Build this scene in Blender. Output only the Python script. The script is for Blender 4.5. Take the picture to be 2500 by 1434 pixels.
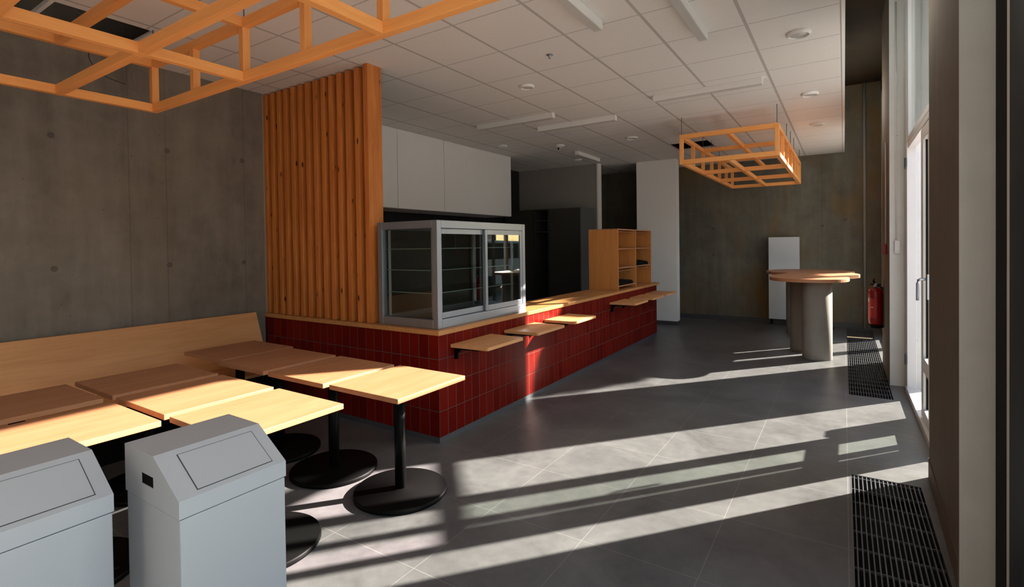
import bpy, bmesh, math, random
from mathutils import Vector, Matrix
random.seed(7)
for o in list(bpy.data.objects): bpy.data.objects.remove(o)
SC = bpy.context.scene
COL = SC.collection

# ---------------------------------------------------------------- camera
W, Hh = 2500, 1434
F = 1247.66; YAW = -.57642742; PI_ = -.01450296; RO = -.01318138; CY = 618.09
CAMH = 1.6
cam = bpy.data.cameras.new('camera'); cam.sensor_width = 36; cam.lens = 36 * F / W
cam.shift_y = -(Hh / 2 - CY) / W; cam.clip_start = .05; cam.clip_end = 200
co = bpy.data.objects.new('camera', cam); COL.objects.link(co)
cy, sy = math.cos(YAW), math.sin(YAW)
r0 = Vector((cy, -sy, 0)); f0 = Vector((sy, cy, 0)); u0 = Vector((0, 0, 1))
f2 = f0 * math.cos(PI_) + u0 * math.sin(PI_); u2 = u0 * math.cos(PI_) - f0 * math.sin(PI_)
r2 = r0 * math.cos(RO) + u2 * math.sin(RO); u3 = u2 * math.cos(RO) - r0 * math.sin(RO)
M = Matrix((r2, u3, -f2)).transposed().to_4x4(); M.translation = (0, 0, CAMH)
co.matrix_world = M
SC.camera = co

# ---------------------------------------------------------------- sky, sun, exposure
SUN_EL = math.radians(25.2); SUN_AZ = math.radians(50.0)
wd = bpy.data.worlds.new('sky'); SC.world = wd; wd.use_nodes = True
nt = wd.node_tree; bg = nt.nodes['Background']
sk = nt.nodes.new('ShaderNodeTexSky'); sk.sky_type = 'NISHITA'; sk.sun_disc = False
sk.sun_elevation = SUN_EL; sk.sun_rotation = math.radians(40.0); sk.air_density = 1.0; sk.dust_density = 1.5
nt.links.new(sk.outputs[0], bg.inputs[0]); bg.inputs[1].default_value = 0.5
sd = bpy.data.lights.new('sun', 'SUN'); sd.energy = 39.0; sd.angle = math.radians(.6); sd.color = (1, .855, .79)
so = bpy.data.objects.new('sun', sd); COL.objects.link(so)
sdir = Vector((math.cos(SUN_EL) * math.cos(SUN_AZ), math.cos(SUN_EL) * math.sin(SUN_AZ), math.sin(SUN_EL)))
so.rotation_euler = sdir.to_track_quat('Z', 'Y').to_euler(); so.location = sdir * 30
SC.view_settings.view_transform = 'Standard'; SC.view_settings.look = 'None'
SC.view_settings.gamma = 1; SC.view_settings.use_curve_mapping = False
SC.view_settings.exposure = 0.12

# ---------------------------------------------------------------- materials
class N:
    def __init__(s, name):
        s.m = bpy.data.materials.new(name); s.m.use_nodes = True
        s.t = s.m.node_tree; s.b = s.t.nodes['Principled BSDF']
    def n(s, typ, **kw):
        x = s.t.nodes.new('ShaderNode' + typ)
        for k, v in kw.items(): setattr(x, k, v)
        return x
    def l(s, a, b): s.t.links.new(a, b)
    def inp(s, node, key, v):
        if isinstance(v, bpy.types.NodeSocket): s.l(v, node.inputs[key])
        else: node.inputs[key].default_value = v
    def math(s, op, a, b=0.0, c=None):
        x = s.n('Math', operation=op); s.inp(x, 0, a); s.inp(x, 1, b)
        if c is not None: s.inp(x, 2, c)
        return x.outputs[0]
    def pos(s):
        g = s.n('NewGeometry'); sp = s.n('SeparateXYZ'); s.l(g.outputs['Position'], sp.inputs[0]); return g.outputs['Position'], sp.outputs
    def obj(s):
        g = s.n('TexCoord'); return g.outputs['Object']
    def noise(s, vec, scale, detail=4, rough=.55, sc=(1, 1, 1), dist=0):
        mp = s.n('Mapping'); s.l(vec, mp.inputs[0]); mp.inputs['Scale'].default_value = sc
        if True:
            x = s.n('TexNoise'); s.l(mp.outputs[0], x.inputs['Vector'])
        x.inputs['Scale'].default_value = scale; x.inputs['Detail'].default_value = detail
        x.inputs['Roughness'].default_value = rough; x.inputs['Distortion'].default_value = dist
        return x.outputs[0]
    def mix(s, f, a, b):
        x = s.n('Mix', data_type='RGBA'); s.inp(x, 0, f)
        for k, v in ((6, a), (7, b)):
            if isinstance(v, bpy.types.NodeSocket): s.l(v, x.inputs[k])
            else: x.inputs[k].default_value = (*v, 1)
        return x.outputs[2]
    def ramp(s, f, a, b):
        x = s.n('MapRange'); s.inp(x, 0, f); x.inputs[1].default_value = a; x.inputs[2].default_value = b; x.clamp = True
        return x.outputs[0]
    def line(s, c, period, off, w):   # 1 on joints
        a = s.math('SUBTRACT', c, off); a = s.math('DIVIDE', a, period); a = s.math('ADD', a, .5); a = s.math('FRACT', a)
        a = s.math('SUBTRACT', a, .5); a = s.math('ABSOLUTE', a); a = s.math('MULTIPLY', a, period)
        return s.math('LESS_THAN', a, w / 2)
    def at(s, c, v, w):               # 1 near one value
        a = s.math('SUBTRACT', c, v); a = s.math('ABSOLUTE', a); return s.math('LESS_THAN', a, w / 2)
    def bump(s, h, strength=.2, dist=.01):
        x = s.n('Bump'); x.inputs['Strength'].default_value = strength; x.inputs['Distance'].default_value = dist
        s.l(h, x.inputs['Height']); s.l(x.outputs[0], s.b.inputs['Normal'])
    def base(s, c, rough=.5, metal=0, spec=.5):
        s.inp(s.b, 'Base Color', c if isinstance(c, bpy.types.NodeSocket) else (*c, 1))
        s.inp(s.b, 'Roughness', rough); s.inp(s.b, 'Metallic', metal)
        s.b.inputs['Specular IOR Level'].default_value = spec
        return s.m

def plain(name, c, rough=.5, metal=0, spec=.5, var=.06):
    n = N(name); v = n.noise(n.obj(), 6, 3)
    d = tuple(x * (1 - var) for x in c); u = tuple(min(1, x * (1 + var)) for x in c)
    return n.base(n.mix(v, d, u), rough, metal, spec)

def wood(name, light, dark, axis=1, grain=1.0, knots=0.0, rough=.5, spec=.3):
    n = N(name); o = n.obj()
    oi = n.n('ObjectInfo'); ad = n.n('VectorMath', operation='ADD'); n.l(o, ad.inputs[0])
    sc = n.n('VectorMath', operation='SCALE'); cb = n.n('CombineXYZ'); n.l(oi.outputs['Random'], cb.inputs[0]); n.l(oi.outputs['Random'], cb.inputs[1]); n.l(oi.outputs['Random'], cb.inputs[2])
    n.l(cb.outputs[0], sc.inputs[0]); sc.inputs['Scale'].default_value = 17.0; n.l(sc.outputs[0], ad.inputs[1]); v = ad.outputs[0]
    s = [14, 14, 14]; s[axis] = 1.6
    g = n.noise(v, 1.0, 5, .6, tuple(s), .6)
    s2 = [60, 60, 60]; s2[axis] = 3
    g2 = n.noise(v, 1.0, 3, .6, tuple(s2))
    f = n.math('ADD', n.math('MULTIPLY', n.ramp(g, .3, .7), .65), n.math('MULTIPLY', n.ramp(g2, .3, .7), .35))
    c = n.mix(f, dark, light)
    if knots:
        vo = n.n('TexVoronoi'); mp = n.n('Mapping'); n.l(v, mp.inputs[0]); s3 = [10, 10, 10]; s3[axis] = 3.6; mp.inputs['Scale'].default_value = s3
        n.l(mp.outputs[0], vo.inputs['Vector']); vo.inputs['Scale'].default_value = 1
        k = n.math('SUBTRACT', 1.0, n.ramp(vo.outputs['Distance'], knots * .55, knots))
        c = n.mix(k, c, (.05, .014, .005))
    return n.base(c, rough, 0, spec)

def concrete(name, a, b, warm, holes=(), vj=(), hj=(), ax=1, patch=0.0, spec=.25):
    """ax: index of the horizontal world axis along the wall"""
    n = N(name); p, xyz = n.pos()
    big = n.noise(p, .9, 6, .62, (1, 1, 1)); mid = n.noise(p, 5, 6, .65); fine = n.noise(p, 45, 3, .6)
    st = n.noise(p, 1.0, 4, .6, (7, 7, .8))
    f = n.math('ADD', n.math('MULTIPLY', n.ramp(big, .3, .7), .45), n.math('MULTIPLY', n.ramp(mid, .3, .7), .3))
    f = n.math('ADD', f, n.math('MULTIPLY', n.ramp(st, .35, .65), .25))
    c = n.mix(f, a, b)
    if patch: c = n.mix(n.math('MULTIPLY', n.ramp(n.noise(p, .8, 4, .6, (1.5, 1.5, .7)), .48, .66), patch), c, warm)
    h = n.math('MULTIPLY', fine, .25)
    h = n.math('ADD', h, n.math('MULTIPLY', mid, .5))
    pores = n.n('TexVoronoi'); n.l(p, pores.inputs['Vector']); pores.inputs['Scale'].default_value = 9
    po = n.math('LESS_THAN', pores.outputs['Distance'], .045)
    c = n.mix(n.math('MULTIPLY', po, .6), c, (.02, .018, .015))
    lines = None
    for v in vj:
        l = n.math('MULTIPLY', n.at(xyz[ax], v, .009), .55); lines = l if lines is None else n.math('MAXIMUM', lines, l)
    for v in hj:
        l = n.at(xyz[2], v, .01); lines = l if lines is None else n.math('MAXIMUM', lines, l)
    for (u, z) in holes:
        d = n.math('ADD', n.math('POWER', n.math('SUBTRACT', xyz[ax], u), 2.0), n.math('POWER', n.math('SUBTRACT', xyz[2], z), 2.0))
        l = n.math('LESS_THAN', d, .024 ** 2)
        lines = l if lines is None else n.math('MAXIMUM', lines, l)
    if lines is not None:
        c = n.mix(n.math('MULTIPLY', lines, .5), c, (.035, .033, .03)); h = n.math('SUBTRACT', h, lines)
    n.bump(h, .35, .006)
    return n.base(c, .8, 0, spec)

def glass(name, tint=(1, 1, 1), extra=.0, dirt=0):
    m = bpy.data.materials.new(name); m.use_nodes = True; t = m.node_tree; t.nodes.clear()
    o = t.nodes.new('ShaderNodeOutputMaterial'); mx = t.nodes.new('ShaderNodeMixShader')
    tr = t.nodes.new('ShaderNodeBsdfTransparent'); tr.inputs[0].default_value = (*tint, 1)
    gl = t.nodes.new('ShaderNodeBsdfGlossy'); gl.inputs['Roughness'].default_value = .01
    lw = t.nodes.new('ShaderNodeLayerWeight'); lw.inputs[0].default_value = .5
    pw = t.nodes.new('ShaderNodeMath'); pw.operation = 'POWER'; pw.inputs[1].default_value = 5; t.links.new(lw.outputs['Facing'], pw.inputs[0])
    ad = t.nodes.new('ShaderNodeMath'); ad.operation = 'MULTIPLY_ADD'; ad.use_clamp = True; ad.inputs[1].default_value = .9; ad.inputs[2].default_value = .045 + extra
    t.links.new(pw.outputs[0], ad.inputs[0]); t.links.new(ad.outputs[0], mx.inputs[0])
    t.links.new(tr.outputs[0], mx.inputs[1]); t.links.new(gl.outputs[0], mx.inputs[2]); t.links.new(mx.outputs[0], o.inputs[0])
    return m

# floor tiles
n = N('floor_tile'); p, xyz = n.pos()
j = n.math('MAXIMUM', n.line(xyz[0], .605, .015, .0045), n.line(xyz[1], .655, 1.835, .0045))
cl = n.noise(p, 1.6, 7, .6, (1, 1, 1), .8); cf = n.noise(p, 14, 5, .65)
f = n.math('ADD', n.math('MULTIPLY', n.ramp(cl, .3, .7), .7), n.math('MULTIPLY', n.ramp(cf, .3, .7), .3))
c = n.mix(f, (.082, .082, .085), (.188, .185, .187))
c = n.mix(n.math('MULTIPLY', j, .3), c, (.42, .41, .40))
n.bump(n.math('ADD', n.math('MULTIPLY', cf, .3), n.math('MULTIPLY', j, -.6)), .12, .004)
rg = n.math('ADD', n.math('MULTIPLY', cf, .12), .30)
M_FLOOR = n.base(c, rg, 0, .25)
# ceiling tiles
n = N('ceiling_tile'); p, xyz = n.pos()
jx = n.line(xyz[0], .6095, -1.228, .024); jy = n.line(xyz[1], .625, 2.99, .012)
c = n.mix(n.noise(p, 30, 4), (.76, .74, .72), (.81, .79, .77))
c = n.mix(jx, c, (.50, .48, .465)); c = n.mix(jy, c, (.52, .50, .48))
n.bump(n.math('MULTIPLY', n.math('MAXIMUM', jx, jy), -1.0), .3, .004)
M_CEIL = n.base(c, .9, 0, .1)
# red tile
def redtile(name, ax, per, off):
    n = N(name); p, xyz = n.pos()
    jv = n.line(xyz[ax], per, off, .005); jh = n.line(xyz[2], .2135, .254, .005)
    j = n.math('MAXIMUM', jv, jh)
    # colour shade per tile
    iu = n.math('FLOOR', n.math('DIVIDE', n.math('SUBTRACT', xyz[ax], off), per)); iz = n.math('FLOOR', n.math('DIVIDE', n.math('SUBTRACT', xyz[2], .254), .2135))
    cb = n.n('CombineXYZ'); n.l(iu, cb.inputs[0]); n.l(iz, cb.inputs[1]); wn = n.n('TexWhiteNoise'); n.l(cb.outputs[0], wn.inputs['Vector'])
    c = n.mix(wn.outputs['Value'], (.125, .005, .003), (.19, .010, .0045))
    c = n.mix(j, c, (.10, .088, .08))
    n.bump(n.math('ADD', n.math('MULTIPLY', j, -1.0), n.math('MULTIPLY', wn.outputs['Value'], .1)), .4, .004)
    return n.base(c, n.math('ADD', n.math('MULTIPLY', j, .5), .36), 0, .04)
M_RED_X = redtile('red_tile_front', 1, .108, 3.13)
M_RED_Y = redtile('red_tile_side', 0, .108, -2.755)

M_PLY = wood('birch_ply', (.54, .26, .14), (.43, .185, .083), 1)
M_BENCH = wood('bench_ply', (.76, .39, .17), (.62, .29, .115), 1)
M_PLYX = wood('birch_ply_cross', (.68, .29, .085), (.54, .20, .05), 2)
M_TIMX = wood('spruce_batten_x', (.95, .44, .14), (.80, .32, .09), 0)
M_TIMY = wood('spruce_batten_y', (.95, .44, .14), (.80, .32, .09), 1)
M_TIMZ = wood('spruce_batten_z', (.95, .44, .14), (.80, .32, .09), 2)
M_SLAT = wood('larch_slat', (.70, .25, .058), (.42, .12, .024), 2, knots=.13, rough=.55)
M_TOP = wood('worktop_oak', (.62, .30, .11), (.46, .20, .065), 1, rough=.4)
M_BLACK = plain('black_powder_coat', (.003, .003, .003), .48, 0, .1)
M_BLACK2 = plain('black_matt', (.005, .005, .005), .8, 0, .1)
M_GREY = plain('light_grey_steel', (.50, .52, .55), .42, 0, .4, .02)
M_DARKGAP = plain('dark_gap', (.05, .05, .052), .6)
M_WHITE = plain('white_paint', (.86, .85, .84), .6, 0, .3, .02)
M_WHITE2 = plain('white_enamel', (.60, .62, .645), .4, 0, .4, .02)
M_LAMP = plain('white_lamp_housing', (.8, .79, .78), .5, 0, .3, .01)
M_DIFF = plain('frosted_diffuser', (.6, .59, .57), .35, 0, .4, .02)
M_STEEL = plain('brushed_steel', (.31, .335, .39), .38, .75, .5, .08)
M_FRAME = plain('white_window_frame', (.66, .64, .63), .4, 0, .45, .02)
M_DARKFR = plain('dark_window_frame', (.008, .011, .016), .5, 0, .25)
M_SEAL = plain('black_seal', (.004, .004, .004), .7, 0, .15)
M_BASEB = plain('dark_baseboard', (.055, .056, .06), .5)
M_KICK = plain('steel_kick', (.13, .14, .16), .5, .6)
M_DKCAB = plain('dark_grey_cabinet', (.045, .04, .035), .6)
M_CABSIDE = plain('grey_cabinet_side', (.12, .125, .13), .55)
M_KWALL = plain('kitchen_wall', (.30, .28, .26), .8)
M_SPLASH = plain('dark_splashback', (.015, .015, .016), .5)
M_REDP = plain('extinguisher_red', (.28, .004, .004), .35)
M_LABEL = plain('extinguisher_label', (.50, .03, .02), .5)
M_PALE = plain('pale_sticker', (.6, .5, .42), .5)
M_CABLE = plain('grey_cable', (.16, .15, .13), .6)
M_CABLEK = plain('black_cable', (.01, .01, .01), .6)
M_GRATE = plain('anodised_grille', (.15, .155, .17), .4, .6)
M_DUCT = plain('dark_duct', (.006, .006, .006), .9)
M_GLASS = glass('window_glass', (.86, .90, .87))
M_CGLASS = glass('case_glass', (.72, .77, .76), .02)
M_EDGE = plain('ground_glass_edge', (.32, .38, .36), .3)
M_SGLASS = glass('shelf_glass', (.62, .72, .70), .08)
LW_H = [(y, z) for y in (1.401, 2.218, 2.912, .58, -.25) for z in (2.51, 1.465)]
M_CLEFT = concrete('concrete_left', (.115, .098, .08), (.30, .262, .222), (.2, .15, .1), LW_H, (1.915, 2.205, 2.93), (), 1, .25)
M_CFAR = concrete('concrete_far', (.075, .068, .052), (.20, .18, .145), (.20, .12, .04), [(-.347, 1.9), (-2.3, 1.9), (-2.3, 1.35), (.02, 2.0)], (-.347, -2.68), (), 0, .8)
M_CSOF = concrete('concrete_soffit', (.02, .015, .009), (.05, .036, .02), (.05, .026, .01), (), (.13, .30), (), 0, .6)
M_CPIL = concrete('concrete_pillar_lit', (.54, .54, .525), (.70, .70, .68), (.5, .47, .42), (), (), (), 0, .2)  # pale copy of the pillar concrete, window light put into the colour
M_CPIL2 = concrete('concrete_pillar_shade', (.11, .082, .06), (.155, .12, .09), (.14, .095, .06), (), (), (), 1, .4)  # darker brown copy, shade of the room-side faces put into the colour
M_CYL = concrete('concrete_column', (.22, .20, .175), (.36, .34, .31), (.28, .24, .19), (), (), (), 0, .3)
M_OUTGR = concrete('outdoor_paving', (.34, .33, .31), (.44, .42, .40), (.4, .36, .3), (), (), (), 0, .2)

# ---------------------------------------------------------------- geometry helpers
class MB:
    def __init__(s): s.bm = bmesh.new()
    def box(s, x0, x1, y0, y1, z0, z1, mi=0):
        v = [s.bm.verts.new(p) for p in ((x0, y0, z0), (x1, y0, z0), (x1, y1, z0), (x0, y1, z0), (x0, y0, z1), (x1, y0, z1), (x1, y1, z1), (x0, y1, z1))]
        for f in ((0, 3, 2, 1), (4, 5, 6, 7), (0, 1, 5, 4), (1, 2, 6, 5), (2, 3, 7, 6), (3, 0, 4, 7)):
            s.bm.faces.new([v[i] for i in f]).material_index = mi
        return s
    def prism(s, pts, z0, z1, axis='z', mi=0):
        def P(a, b, h):
            return {'z': (a, b, h), 'y': (a, h, b), 'x': (h, a, b)}[axis]
        lo = [s.bm.verts.new(P(a, b, z0)) for a, b in pts]; hi = [s.bm.verts.new(P(a, b, z1)) for a, b in pts]
        k = len(pts)
        fs = [s.bm.faces.new(lo[::-1]), s.bm.faces.new(hi)] + [s.bm.faces.new((lo[i], lo[(i + 1) % k], hi[(i + 1) % k], hi[i])) for i in range(k)]
        for f in fs: f.material_index = mi
        bmesh.ops.recalc_face_normals(s.bm, faces=fs)
        return s
    def lathe(s, prof, cx=0, cy=0, seg=48, mi=0, smooth=True):
        rings = []
        for r, z in prof:
            if r < 1e-5: rings.append([s.bm.verts.new((cx, cy, z))])
            else: rings.append([s.bm.verts.new((cx + r * math.cos(2 * math.pi * i / seg), cy + r * math.sin(2 * math.pi * i / seg), z)) for i in range(seg)])
        fs = []
        for a, b in zip(rings, rings[1:]):
            for i in range(seg):
                jn = (i + 1) % seg
                if len(a) == 1 and len(b) == 1: continue
                if len(a) == 1: f = (a[0], b[jn], b[i])
                elif len(b) == 1: f = (a[i], a[jn], b[0])
                else: f = (a[i], a[jn], b[jn], b[i])
                fs.append(s.bm.faces.new(f))
        for f in fs: f.smooth = smooth; f.material_index = mi
        bmesh.ops.recalc_face_normals(s.bm, faces=fs)
        return s
    def tube(s, pts, r, seg=10, mi=0, caps=True):
        pts = [Vector(p) for p in pts]; rings = []; up = Vector((0, 0, 1))
        for i, p in enumerate(pts):
            d = (pts[min(i + 1, len(pts) - 1)] - pts[max(i - 1, 0)]).normalized()
            a = d.cross(up)
            if a.length < .1: a = d.cross(Vector((1, 0, 0)))
            a.normalize(); b = d.cross(a).normalized()
            rings.append([s.bm.verts.new(p + r * (a * math.cos(2 * math.pi * k / seg) + b * math.sin(2 * math.pi * k / seg))) for k in range(seg)])
        fs = []
        for a, b in zip(rings, rings[1:]):
            for i in range(seg):
                f = s.bm.faces.new((a[i], a[(i + 1) % seg], b[(i + 1) % seg], b[i])); f.smooth = True; fs.append(f)
        if caps: fs += [s.bm.faces.new(rings[0][::-1]), s.bm.faces.new(rings[-1])]
        for f in fs: f.material_index = mi
        bmesh.ops.recalc_face_normals(s.bm, faces=fs)
        return s
    def xform(s, mat):
        bmesh.ops.transform(s.bm, matrix=mat, verts=s.bm.verts); return s
    def build(s, name, mat, parent=None, origin=None, bevel=0, seg=2):
        if origin is None:
            if parent is not None: origin = Vector((0, 0, 0))
            else:
                xs = [v.co for v in s.bm.verts]
                origin = Vector(((min(v.x for v in xs) + max(v.x for v in xs)) / 2, (min(v.y for v in xs) + max(v.y for v in xs)) / 2, min(v.z for v in xs)))
        origin = Vector(origin)
        wo = WO.get(parent.as_pointer(), Vector()) if parent is not None else Vector()
        if parent is not None: off = wo
        else: off = origin
        for v in s.bm.verts: v.co -= off
        me = bpy.data.meshes.new(name); s.bm.to_mesh(me); s.bm.free()
        for m in (mat if isinstance(mat, (list, tuple)) else (mat,)): me.materials.append(m)
        o = bpy.data.objects.new(name, me); COL.objects.link(o)
        if parent is not None: o.parent = parent; WO[o.as_pointer()] = wo
        else: o.location = origin; WO[o.as_pointer()] = origin
        if bevel:
            b = o.modifiers.new('bevel', 'BEVEL'); b.width = bevel; b.segments = seg; b.limit_method = 'ANGLE'; b.angle_limit = math.radians(40)
            b.harden_normals = False
        return o
WO = {}
def tag(o, label=None, cat=None, group=None, kind=None):
    if label: o['label'] = label
    if cat: o['category'] = cat
    if group: o['group'] = group
    if kind: o['kind'] = kind
    return o
def thing(name, loc, label, cat, group=None):
    o = bpy.data.objects.new(name, None); COL.objects.link(o); o.location = loc; o.empty_display_size = .1
    WO[o.as_pointer()] = Vector(loc); return tag(o, label, cat, group)
def kids(o): return [c for c in bpy.data.objects if c.parent == o]
def copy_tree(o, parent=None):
    c = o.copy(); COL.objects.link(c)
    if parent is not None: c.parent = parent
    for k in kids(o): copy_tree(k, c)
    return c
def struct(mb, name, mat, bevel=0):
    return tag(mb.build(name, mat, bevel=bevel), kind='structure')
def box(*a): return MB().box(*a)

# ================================================================ SETTING
CZ = 3.25; UZ = 4.46; XL = -5.19; YF = 11.3; YB = -3.4; XW = .56; XO = .80
GX0, GX1 = .03, .42
fl = MB()
fl.box(XL - .9, GX0, YB, YF, -.12, 0); fl.box(GX1, XO + .05, YB, YF, -.12, 0)
fl.box(GX0, GX1, 4.19, 6.35, -.12, 0); fl.box(GX0, GX1, 11.1, YF, -.12, 0); fl.box(GX0, GX1, YB, -1.0, -.12, 0)
struct(fl, 'floor', M_FLOOR)
# suspended ceiling with missing tiles
cl = MB()
xs = [0.0] + [-1.228 + .6095 * k for k in range(1, -7, -1)] + [XL]
xs = [0.0, -.6185, -1.228, -1.8375, -2.447, -3.0565, -3.666, -4.2755, -4.362, -4.95, XL, XL - .9]
ys = [YB] + [2.99 + .625 * k for k in range(-10, 14)] + [YF]
ys = [1.79 if abs(y - 1.74) < .01 else y for y in ys]
holes = {(8, i) for i in range(len(ys)) if -.2 < ys[i] < 1.2} | {(3, i) for i in range(len(ys)) if 8.5 < ys[i] < 8.7}
for i in range(len(xs) - 1):
    for jn in range(len(ys) - 1):
        if (i, jn) in holes: continue
        cl.box(xs[i + 1], xs[i], ys[jn], ys[jn + 1], CZ, CZ + .02)
struct(cl, 'ceiling', M_CEIL)
tag(box(-4.95, -4.362, 1.19, 1.214, CZ - .001, CZ + .03).build('ceiling_runner', M_WHITE), 'exposed metal runner crossing the black gap of missing ceiling tiles', 'ceiling rail')
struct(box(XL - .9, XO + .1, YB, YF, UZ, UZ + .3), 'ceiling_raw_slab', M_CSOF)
struct(box(-.012, .012, YB, YF, CZ - .003, UZ), 'trim_1', M_WHITE)          # fascia where the hung ceiling stops
struct(box(XL - .25, XL, YB, 3.14, 0, UZ), 'wall_left', M_CLEFT)
struct(box(XL - 1.0, XL - .9, 3.14, YF, 0, UZ), 'wall_left_kitchen', M_SPLASH)
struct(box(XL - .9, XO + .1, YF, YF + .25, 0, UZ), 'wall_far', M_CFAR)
struct(box(XL - .9, XO + .1, YB - .2, YB, 0, UZ), 'wall_back', M_KWALL)
struct(box(XL, XL + .0, 0, 1, 0, 1) if False else box(XL - .9, XL, 3.14, 3.2, 0, UZ), 'wall_kitchen_return', M_KWALL)
struct(box(-2.73, XO, YF - .018, YF, 0, .085), 'baseboard_far', M_BASEB)
struct(box(XL - .9, -2.73, YF - .018, YF, 0, .085), 'baseboard_far', M_BASEB)
# kitchen back partition with light end, white partition by the passage
struct(box(XL - .9, -4.22, 9.70, 9.85, 0, CZ), 'wall_kitchen_back', M_KWALL)
struct(box(-4.22, -4.19, 9.69, 9.86, 0, CZ), 'trim_2', M_WHITE)
struct(box(-3.53, -2.737, 10.1, 10.30, .075, CZ), 'wall_white_partition', M_WHITE)
struct(box(-3.535, -2.745, 10.095, 10.31, 0, .075), 'baseboard_partition', M_BASEB)
struct(box(-3.53, -3.45, 10.30, YF, 0, CZ), 'wall_passage', M_KWALL)
# outer wall pieces
struct(box(.42, .55, 7.0, 8.25, 0, UZ), 'wall_pillar_far', [M_CPIL])
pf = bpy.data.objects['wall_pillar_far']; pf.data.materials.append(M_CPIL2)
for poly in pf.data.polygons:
    if poly.normal.x < -.5: poly.material_index = 1  # room-side face gets the painted shade tone
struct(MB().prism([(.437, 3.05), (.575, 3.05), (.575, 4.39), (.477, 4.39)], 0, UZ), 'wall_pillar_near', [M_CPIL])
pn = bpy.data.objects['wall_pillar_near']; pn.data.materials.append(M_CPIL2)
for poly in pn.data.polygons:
    if poly.normal.x < -.5: poly.material_index = 1  # same painted shade on the near pillar's room side
struct(MB().prism([(.431, 3.05), (.437, 3.05), (.477, 4.39), (.471, 4.39)], 0, .13), 'baseboard_pillar_near', M_CPIL2)
struct(box(.5505, XO, 6.79, 8.38, 0, UZ), 'wall_right', M_CPIL)
struct(box(XW, XO, 10.5, YF, 0, UZ), 'wall_right_end', M_CPIL)
struct(box(XW, XO, YB, -1.7, 0, UZ), 'wall_right_blocker', M_CPIL2)  # added solid stretch out of view, cuts daylight on camera-facing sides
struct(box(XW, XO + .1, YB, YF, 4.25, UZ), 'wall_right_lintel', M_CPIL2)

# ---------------------------------------------------------------- glazing
def ring(mb, y0, y1, z0, z1, w, x0, x1):
    mb.box(x0, x1, y0, y0 + w, z0, z1); mb.box(x0, x1, y1 - w, y1, z0, z1)
    mb.box(x0, x1, y0 + w, y1 - w, z0, z0 + w); mb.box(x0, x1, y0 + w, y1 - w, z1 - w, z1)
    return mb
# window_1 : upper light above the door and the door's fixed neighbours
w = MB(); ring(w, 4.50, 6.785, 2.62, 4.25, .06, XW, XW + .07)
w1 = struct(w, 'window_1', M_FRAME, .004)
MB().box(XW + .03, XW + .036, 4.56, 6.725, 2.68, 4.19).build('pane', M_GLASS, w1)
# door frame (fixed), threshold
d = MB(); d.box(XW - .01, XW + .07, 6.73, 6.785, 0, 2.62); d.box(XW, XW + .07, 4.84, 6.73, 2.56, 2.62)
d.box(XW - .02, XW + .09, 4.78, 6.785, 0, .06)
d1 = struct(d, 'door_1', M_FRAME, .004)
def door_leaf(parent, y0, y1, dx=0, cross=True, slot=True):
    z0, z1 = .07, 2.55; x0, x1 = XW + dx, XW + dx + .06
    m = MB(); m.box(x0, x1, y1 - .13, y1, z0, z1)
    m.box(x0, x1, y0, y0 + .06, z0, z1)
    m.box(x0, x1, y0 + .06, y1 - .13, z0, z0 + .09); m.box(x0, x1, y0 + .06, y1 - .13, z1 - .10, z1)
    if cross: m.box(x0, x1, y0 + .06, y1 - .13, .48, .60)
    if slot:
        m.box(x0 + .001, x1 - .001, y0 + .33, y0 + .39, z0 + .09, z1 - .1)
    return m
leaf = door_leaf(d1, 4.84, 5.66).build('door_leaf', M_FRAME, d1, bevel=.004)
tag(leaf, 'closed white glazed leaf with a lever handle')
MB().box(XW + .028, XW + .034, 5.10, 5.53, .16, 2.45).build('pane', M_GLASS, leaf)
sl = MB(); sl.box(XW + .02, XW + .045, 5.525, 5.532, .16, 2.45); sl.box(XW + .02, XW + .045, 5.23, 5.237, .16, 2.45); sl.build('seal', M_SEAL, leaf)
hd = MB(); hd.box(XW - .012, XW, 5.14, 5.19, 1.13, 1.33)
hd.tube([(XW - .01, 5.165, 1.29), (XW - .055, 5.165, 1.29), (XW - .068, 5.165, 1.28), (XW - .07, 5.17, 1.26), (XW - .07, 5.175, 1.12)], .011)
tag(hd.build('handle', M_STEEL, leaf), 'brushed metal lever handle on a long plate')
hg = MB()
for z in (.30, 2.35): hg.tube([(XW - .022, 6.72, z), (XW - .022, 6.72, z + .11)], .011); hg.box(XW - .022, XW - .01, 6.70, 6.74, z + .02, z + .09)
hg.build('hinge', M_DARKGAP, d1)
# open leaf swung outwards
lo = MB(); L_ = 1.114
lo.box(0, .05, -L_, -L_ + .16, 0, 2.42); lo.box(0, .05, -.06, 0, 0, 2.42); lo.box(0, .05, -L_ + .16, -.06, 0, .10); lo.box(0, .05, -L_ + .16, -.06, 2.35, 2.42)
lg = MB().box(.022, .028, -L_ + .16, -.06, .10, 2.35)
Mx = Matrix.Translation((XO + .03, 6.885, .07)) @ Matrix.Rotation(math.radians(43), 4, 'Z')
lo.xform(Mx); lg.xform(Mx)
ol = lo.build('door_leaf', M_FRAME, d1); tag(ol, 'white glazed leaf swung open to the outside'); lg.build('pane', M_GLASS, ol)
# window_2: narrow light between near pillar and door
w = MB(); w.box(XW + .01, XW + .06, 4.40, 4.838, 0, .03); w.box(XW + .01, XW + .06, 4.40, 4.838, 2.58, 2.619); w2 = struct(w, 'window_2', M_FRAME, .003)
MB().box(XW + .03, XW + .036, 4.40, 4.838, .03, 2.58).build('pane', M_GLASS, w2)
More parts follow.
